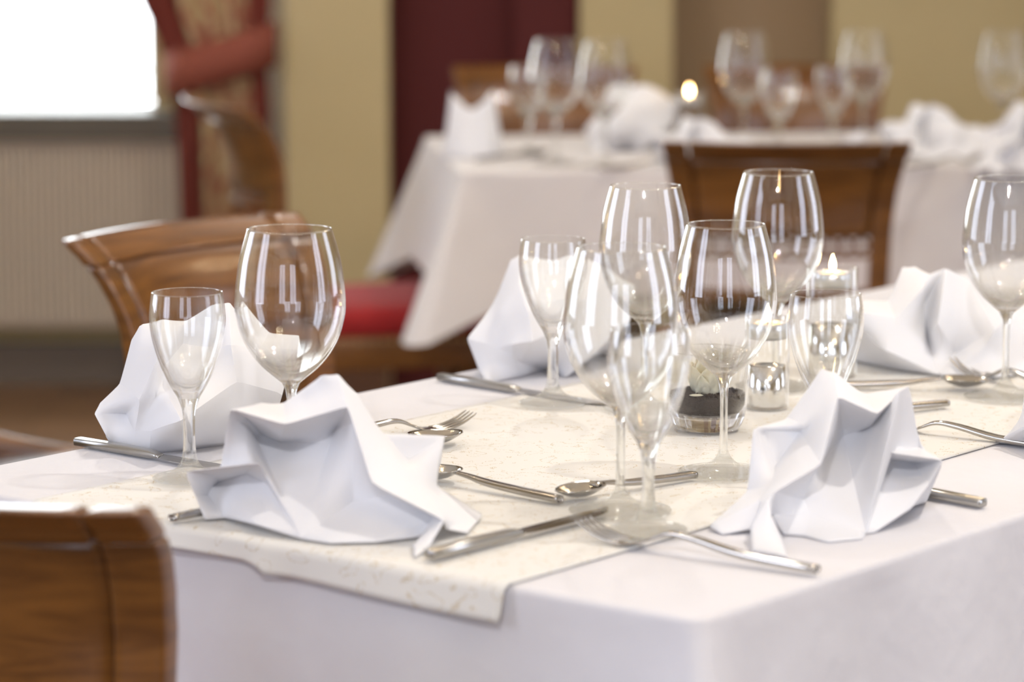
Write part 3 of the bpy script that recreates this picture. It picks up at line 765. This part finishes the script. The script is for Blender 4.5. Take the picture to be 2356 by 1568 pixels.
fork(sp(2440, 1040), sp(2180, 1000), 'sharp fork on the runner edge with upturned tines', .205)
fork(sp(640, 1030), sp(1000, 985), 'fork behind the star napkin, its tines over the bare cloth', .2)
fork(sp(402, 1200), sp(760, 1140), 'fork mostly under the star napkin with only its handle end showing', .2)
fork(sp(2500, 922), sp(2352, 890), 'fork next to the foot of the wine glass at the far place', .2)
spoon(sp(1284, 1157), sp(1005, 1105), 'dessert spoon on the runner beside the star napkin, handle pointing away from it', .17)
spoon(sp(1594, 1101), sp(1368, 1140), 'dessert spoon lying beneath the paired glasses', .155)
spoon(sp(700, 1075), sp(1038, 1018), 'spoon behind the star napkin with only the bowl tip showing', .185)
spoon(sp(2175, 935), sp(1980, 960), 'dessert spoon with its handle end showing beside the star napkin peak', .16)
spoon(sp(1905, 893), sp(2155, 893), 'spoon behind the star napkin with bowl pointing at the far place', .165)

# ------------------------------------------------------------------ napkins
def napkin(name, pivot, vs, faces, label, mat=None, smooth_lv=3, crease=.95, group=None):
    pv = surf(*pivot); zt = pv.z + .0008
    idx = {}; V = []
    for k, (px, py, off) in vs.items():
        if off == 'g': p = on_z(px, py, zt)
        elif isinstance(off, tuple): p = at_y(px, py, pv.y + off[0]); p.z = zt        # on the table at that depth
        else:
            p = at_y(px, py, pv.y + off)
            if p.z < zt: p = on_z(px, py, zt)
        idx[k] = len(V); V.append(p - Vector((pv.x, pv.y, zt)))
    FI = [[idx[k] for k in f.split()] for f in faces]
    me = bpy.data.meshes.new(name); me.from_pydata([tuple(v) for v in V], [], FI); me.update()
    bm = bmesh.new(); bm.from_mesh(me); bmesh.ops.recalc_face_normals(bm, faces=bm.faces)
    for f in bm.faces: f.smooth = True
    for e in bm.edges:
        if len(e.link_faces) == 2 and e.calc_face_angle(0) > .42: e.smooth = False
    bm.to_mesh(me); bm.free()
    me.materials.append(mat or M_NAP)
    at = me.attributes.new('crease_edge', 'FLOAT', 'EDGE')
    for d in at.data: d.value = crease
    o = link(bpy.data.objects.new(name, me)); o.location = (pv.x, pv.y, zt)
    m = o.modifiers.new('sub', 'SUBSURF'); m.levels = smooth_lv; m.render_levels = smooth_lv
    m = o.modifiers.new('sol', 'SOLIDIFY'); m.thickness = .0011; m.offset = 0
    return tag(o, label, 'napkin', group or 'star-folded white napkins')
N1 = dict(pv=(693, 1238, 'g'), L=(424, 1084, .075), b=(471, 1195, 'g'), c=(516, 1190, 'g'), d=(597, 1064, .030), e=(455, 1106, .11), f=(490, 1114, .11), g=(563, 1088, .09), h=(604, 1155, .055), i=(617, 1112, .07),
    j=(590, 1206, .02), P1=(527, 939, .045), O1=(508, 1077, .075), O2=(570, 1068, .050), W1=(562, 955, .085), C1=(577, 987, .115), C2=(640, 1017, .105), C3=(745, 1015, .085), dip=(656, 976, .025), P2=(800, 934, .040),
    S1=(772, 985, .095), S2=(818, 968, .035), S3=(812, 1155, .035), q=(854, 1111, -.005), t=(893, 1136, .02), r=(1022, 1196, -.03), U1=(1000, 1187, .012), U2=(962, 1235, 'g'), U3=(870, 1246, 'g'), U4=(760, 1248, 'g'),
    K1=(745, 855, .055), K2=(777, 859, .06), K3=(822, 906, .07), K4=(880, 994, .075), V1=(925, 1080, .03), X1=(1024, 999, .10), X2=(1002, 1117, .085), X3=(985, 1130, .045), X4=(940, 1060, .085),
    Y1=(1111, 1184, 'g'), Y2=(1076, 1225, 'g'), Y3=(1026, 1216, .0), Z1=(985, 1216, -.012), Z2=(951, 1254, -.035), Z3=(954, 1281, 'g'), Z4=(985, 1263, 'g'), B1=(652, 928, .10), B0=(605, 925, .085),
    G1=(500, 1100, (.15,)), G2=(600, 1100, (.165,)), G3=(720, 1100, (.17,)), G4=(860, 1100, (.17,)), G5=(1000, 1100, (.16,)))
F1 = ['pv C3 C2 C1', 'pv C1 W1 O2 d i', 'P1 O1 O2 W1', 'W1 C1 C2 dip P1', 'dip C2 C3 S1 P2', 'pv S1 C3', 'pv S3 S2 S1', 'S1 S2 P2', 'S2 S3 t q', 'P2 S2 q', 'pv U4 U3 U1 t S3', 'U3 U2 U1', 'U1 r q t', 'P2 q V1 K4 K3', 'P2 K3 K2', 'q r X3 V1',
      'K4 V1 X4', 'X4 V1 X3 X2 X1', 'K4 X4 X1', 'X3 r Y3 Y1 X2', 'Y3 Y2 Y1', 'r Z1 Z2 Z3 Z4', 'r U1 U2 Z1', 'P1 dip B1 B0', 'dip P2 K2 K1 B1', 'L d O2 O1', 'L e f g d', 'd g i', 'g h i', 'f e c h g'.replace('e c', 'e c j'), 'i h j pv', 'L b c e',
      'O1 P1 B0 G2 G1', 'B0 B1 K1 G3 G2', 'K1 K2 K3 K4 G4 G3', 'K4 X1 G5 G4', 'L O1 G1 b']
NP1 = napkin('napkin', (693, 1238), N1, F1, 'white napkin folded as a star on the runner end before the head chair')
N4 = dict(pv=(1992, 1226, 'g'), RT=(2171, 1058, .05), dR=(2046, 1040, .04), P2=(2094, 883, .075), P2b=(2071, 893, .045), dip=(2019, 952, .035), P1=(1928, 911, .03), C1=(1940, 998, .095), C2=(1998, 989, .09), m1=(1891, 1069, -.02),
    W=(2117, 1031, .095), tw=(1783, 1130, -.02), E1=(2045, 1055, .085), E2=(2104, 1064, .09), E3=(2139, 1112, .045), E4=(2092, 1172, .03), E5=(2012, 1224, .005), Fl1=(2130, 1156, 'g'), Fl2=(2100, 1162, 'g'),
    K1=(1893, 843, .085), K2=(1922, 850, .08), K3=(1983, 908, .085), K0=(1808, 961, .09), Kb=(1853, 982, .045), R1=(1732, 984, .06), R1b=(1760, 990, .07), R2=(1843, 990, .07), R3=(1782, 1078, .06), R4=(1776, 1115, .02), R0=(1719, 1131, .05),
    T1=(1631, 1210, .01), T2=(1662, 1228, 'g'), T3=(1738, 1215, .0), T4=(1752, 1150, .01), tt=(1765, 1150, -.025), t1=(1727, 1215, -.035), t2=(1731, 1266, 'g'), t3=(1811, 1280, 'g'), t4=(1797, 1235, -.03), t5=(1774, 1185, -.035),
    B1=(1772, 1182, .0), B2=(1803, 1229, 'g'), B3=(1850, 1232, 'g'), B4=(1905, 1246, 'g'), B5=(1985, 1238, 'g'), B6=(1864, 1184, .01), Bm=(1866, 1090, .025), Bn=(1850, 1150, .03),
    G0=(1745, 1100, (.13,)), G1=(1800, 1100, (.15,)), G2=(1900, 1100, (.155,)), G3=(2000, 1100, (.17,)), G4=(2120, 1100, (.17,)))
F4 = ['pv C1 C2 P2b', 'pv P2b P2 W dR E1', 'P1 dip C2 C1', 'dip P2 P2b C2', 'pv B6 Bn Bm C1', 'P1 C1 Bm m1', 'm1 Bm Bn tw', 'pv E1 E2 E3 E4 E5', 'RT E3 E2', 'RT E2 E1 dR', 'RT dR W', 'E3 RT Fl1', 'E3 Fl1 Fl2 E4', 'pv B5 B4 B3 B6', 'B6 B3 B2 B1', 'Bn B6 B1 tw',
      'P1 K2 K3 dip', 'dip K3 P2', 'P1 Kb K0 K1 K2', 'Kb P1 m1 R2', 'R2 m1 tw R4 R3', 'K0 Kb R2 R1b R1', 'R1b R2 R3', 'R1 R1b R3 R4 R0', 'R0 R4 T4 T1', 'T1 T4 T3 T2', 'R4 tw tt T4', 'tt tw B1 t5', 'T4 tt t1 T3', 'tt t5 t4 t3 t2 t1',
      'R0 R1 K0 G1 G0', 'K0 K1 K2 G2 G1', 'K2 K3 P2 G3 G2', 'P2 W RT G4 G3', 'G4 RT Fl1', 'R0 T1 G0']
NP4 = napkin('napkin', (1992, 1226), N4, F4, 'white napkin folded as a star at the long side, a knife handle poking out beside')
N2 = dict(A=(215, 951, .02), B=(230, 928, .03), C=(275, 881, .04), D=(304, 779, .045), E=(324, 741, .04), Fq=(374, 733, .05), G=(429, 733, .06), Hh=(494, 697, .05), I=(528, 694, .06), I2=(547, 712, .08), J=(556, 689, .09), K=(620, 762, .09), Lq=(690, 771, .07), Mq=(694, 804, .06), M2=(650, 905, .04), M3=(620, 1000, 'g'),
    a1=(243, 1000, .01), a2=(257, 1028, 'g'), a3=(310, 1037, 'g'), a4=(344, 1042, 'g'), a5=(420, 1036, 'g'), a6=(506, 1024, 'g'), r1=(366, 816, -.045), r2=(322, 920, -.035), r3=(311, 992, .0), r4=(347, 990, -.02), s1=(376, 842, .0), s2=(370, 886, -.01), s3=(416, 968, -.085), t1=(531, 794, .0), t2=(545, 876, .0), t3=(530, 960, .0), m=(290, 950, .035),
    w1=(420, 790, .05), w2=(470, 800, .045), w3=(600, 800, .05), G1=(300, 1000, (.14,)), G2=(450, 1000, (.17,)), G3=(600, 1000, (.18,)))
F2 = ['C D E Fq r1 r2', 'A B C r2 m', 'A m r3 a3 a2 a1', 'm r2 r3', 'r2 r1 s1 s2 s3 r4 r3', 'r3 r4 a4 a3', 'r1 Fq G w1 s1', 'G Hh w2 w1', 'Hh I t1 w2', 's1 w1 w2 t1 t2 s3 s2', 's3 t2 t3 a6 a5', 'r4 s3 a5 a4', 'I I2 w3 t1', 'I2 J K w3', 'K Lq Mq w3', 't1 w3 Mq M2 t2', 't2 M2 M3 t3', 't3 M3 a6',
      'A B C G1', 'C D E G1', 'E Fq G G2 G1', 'G Hh I I2 G2', 'I2 J K G3 G2', 'K Lq Mq M2 G3', 'A G1 a1']
napkin('napkin', (344, 1042), N2, F2, 'white napkin folded as a star at the table corner behind the small water glass', crease=.8)
N3 = dict(A=(1072, 777, .0), B=(1134, 708, .02), C=(1177, 594, .03), D=(1198, 580, .03), Ed=(1274, 599, .03), Fq=(1305, 583, .03), Fm=(1345, 590, .04), G=(1407, 621, .05), Gm=(1432, 644, .06), Hh=(1461, 652, .05), I=(1452, 733, .04), J=(1434, 772, .03), K=(1420, 815, 'g'),
    b1=(1101, 850, .0), b2=(1119, 880, 'g'), b3=(1195, 866, 'g'), b4=(1259, 849, 'g'), b5=(1302, 868, 'g'), b6=(1370, 815, 'g'), r1=(1195, 655, -.02), r2=(1150, 720, -.02), r3=(1148, 800, -.02), r4=(1180, 790, -.05), r5=(1225, 785, -.06), r6=(1215, 720, -.05), c1=(1180, 815, -.03), c2=(1200, 830, -.02),
    t1=(1280, 690, -.02), t2=(1320, 740, -.01), t3=(1355, 690, .0), t4=(1370, 810, -.01), G1=(1150, 830, (.14,)), G2=(1290, 830, (.17,)), G3=(1420, 830, (.15,)))
F3 = ['A B r2 r3', 'B C D r1 r2', 'r2 r1 r6 r5 r4 r3', 'A r3 c1 b3 b2 b1', 'r3 r4 c1', 'r4 r5 c2 c1', 'c1 c2 b4 b3', 'D Ed t1 r6 r1', 'r6 t1 t2 r5', 'Ed Fq Fm t3 t1', 't1 t3 t2', 't2 t3 G I t4', 'Fm G t3', 'G Gm Hh I', 'I J K b6 t4', 'r5 t2 t4 b5 b4 c2', 't4 b6 b5', 'A B C D G1', 'D Ed Fq G2 G1', 'Fq Fm G Gm Hh G3 G2', 'Hh I J K G3', 'A G1 b1']
NP3 = napkin('napkin', (1195, 866), N3, F3, 'white napkin folded as a star behind the long knife at the far side', crease=.8)
N5 = dict(A=(1945, 712, .0), B=(1982, 690, .05), C=(2044, 690, .06), D=(2077, 611, .06), D2=(2104, 612, .06), Ed=(2139, 627, .04), Fq=(2176, 614, .04), G=(2225, 635, .06), Hh=(2292, 716, .07), I=(2356, 700, .08), J=(2420, 720, .06), K=(2430, 850, 'g'),
    pv=(2156, 861, 'g'), b1=(1958, 828, 'g'), b2=(2060, 848, 'g'), b3=(2290, 868, 'g'), a1=(2060, 730, .02), v1=(2126, 700, .05), v2=(2132, 780, .05), r1=(2122, 668, .02), u1=(2036, 805, .0), u2=(2000, 780, .02), q1=(2196, 815, .03), q2=(2158, 745, .0), s1=(2290, 760, .0), s2=(2240, 835, .0),
    G1=(2000, 830, (.15,)), G2=(2150, 830, (.18,)), G3=(2300, 830, (.16,)))
F5 = ['A B C a1', 'C D D2 r1 a1', 'D2 Ed r1', 'a1 r1 v1 v2 pv u1', 'A a1 u1 u2', 'A u2 b1', 'u2 u1 b2 b1', 'u1 pv b2', 'r1 Ed Fq v1', 'v1 Fq q2 v2', 'v2 q2 q1 pv', 'Fq G s1 q1 q2', 'G Hh I s1', 'q1 s1 s2 pv', 's1 I J K b3 s2', 'pv s2 b3', 'A B C G1', 'C D D2 Ed G2 G1', 'Ed Fq G Hh G2', 'Hh I J G3 G2', 'J K G3', 'A G1 b1']
NP5 = napkin('napkin', (2156, 861), N5, F5, 'white napkin folded as a fan behind the glass at the far place', crease=.75)
N6 = dict(A=(2288, 1018, 'g'), B=(2352, 985, .03), C=(2358, 838, .05), D=(2420, 800, .05), E=(2520, 850, .05), Fq=(2560, 1030, 'g'), G=(2440, 1060, 'g'), m=(2430, 960, -.02), n=(2360, 1025, 'g'), Gb=(2440, 1000, (.15,)))
napkin('napkin', (2440, 1060), N6, ['A B m n', 'B C D m', 'D E Fq m', 'm Fq G', 'n m G', 'A B C D Gb', 'D E Fq Gb', 'A Gb n'], 'white napkin at the place with the sharp upturned fork, only its tip in view', crease=.75)

# ------------------------------------------------------------------ rear table setting
def rear(px, py): return on_z(px, py, TZ) + Vector((0, 0, .0012))
BG_G = 'glasses on the rear table'
for px, py, lab, kd in ((1278, 378, 'wine glass before the oxblood wall on the rear table, beside a small glass', 'w'), (1392, 384, 'wine glass on the rear table before the cream pier', 'w'), (1710, 352, 'wine glass next to the tealight on the rear table', 'w'),
                        (1985, 346, 'wine glass on the rear table beside the tall white napkin', 'w'), (2304, 348, 'wine glass beyond the tall napkin on the rear table', 'w'),
                        (1215, 360, 'small glass before the oxblood wall on the rear table', 's'), (1790, 378, 'small glass next to the wine glass by the rear tealight', 's'), (1915, 362, 'small glass before the taupe wall on the rear table', 's')):
    put_glass(kd, rear(px, py), lab, 1, 1, BG_G)
holder(rear(1585, 345), .0262, .105, 'lit tealight in glass holder on the rear table')
def rear_napkin(px, py, w, h, kind, label, rz=0):
    """standing folded napkin: a cone of pleats with pointed top"""
    p = rear(px, py); V = []; Fc = []; n = 28; lv = 8
    for j in range(lv + 1):
        t = j / lv
        for i in range(n):
            a = 2*math.pi*i/n
            if kind == 'ears': top = .72 + .28 * abs(math.cos(a)) ** 1.5; rx = w/2*(1 - .28*t); ry = w*.30*(1 - .75*t)
            else: top = .55 + .45 * abs(math.cos(a*1.0 + .3)) ** 3 * (1 if math.cos(a) > 0 else .7); rx = w/2*(1 - .72*t**1.3); ry = w*.33*(1 - .8*t)
            pl = 1 + .10 * math.cos(7 * a) * (1 - .3*t)
            V.append((rx*math.cos(a)*pl, ry*math.sin(a)*pl, h*t*top))
    for j in range(lv):
        for i in range(n): i2 = (i+1) % n; Fc.append((j*n+i, j*n+i2, (j+1)*n+i2, (j+1)*n+i))
    o = mesh_obj('napkin', V, Fc, M_NAP, None, True); o.location = p; o.rotation_euler = (0, 0, rz); o.modifiers.new('s', 'SOLIDIFY').thickness = .001
    tag(o, label, 'napkin', 'napkins on the rear table')
rear_napkin(1085, 362, .105, .118, 'ears', 'napkin with two ear-like points at the end of the rear table')
def rear_star(src, px, py, sc_, label, rz=0):
    o = src.copy(); COL.objects.link(o); o.location = rear(px, py); o.scale = (sc_, sc_, sc_); o.rotation_euler = (0, 0, rz)
    tag(o, label, 'napkin', 'napkins on the rear table')
rear_star(NP3, 1412, 348, .98, 'napkin behind the two wine glasses before the cream pier')
rear_star(NP5, 1605, 386, .8, 'low napkin below the lit tealight on the rear table')
rear_star(NP1, 1980, 386, .5, 'low napkin below the wine glass on the rear table', .3)
rear_star(NP5, 2130, 366, .9, 'tall napkin peak beside the ring-carved chair on the rear table', -.15)
rear_star(NP4, 2390, 392, .95, 'broad napkin at the place beyond the tall napkin peak')
def rear_cut(a, b, fn, label, L): fn(rear(*a), rear(*b), label, L)
rear_cut((1100, 372), (1180, 365), spoon, 'spoon beside the ear-pointed napkin on the rear table', .17)
rear_cut((1380, 393), (1470, 389), fork, 'fork on the rear table edge near the cream pier', .19)
rear_cut((2090, 388), (2200, 378), fork, 'fork in front of the tall napkin on the rear table', .19)
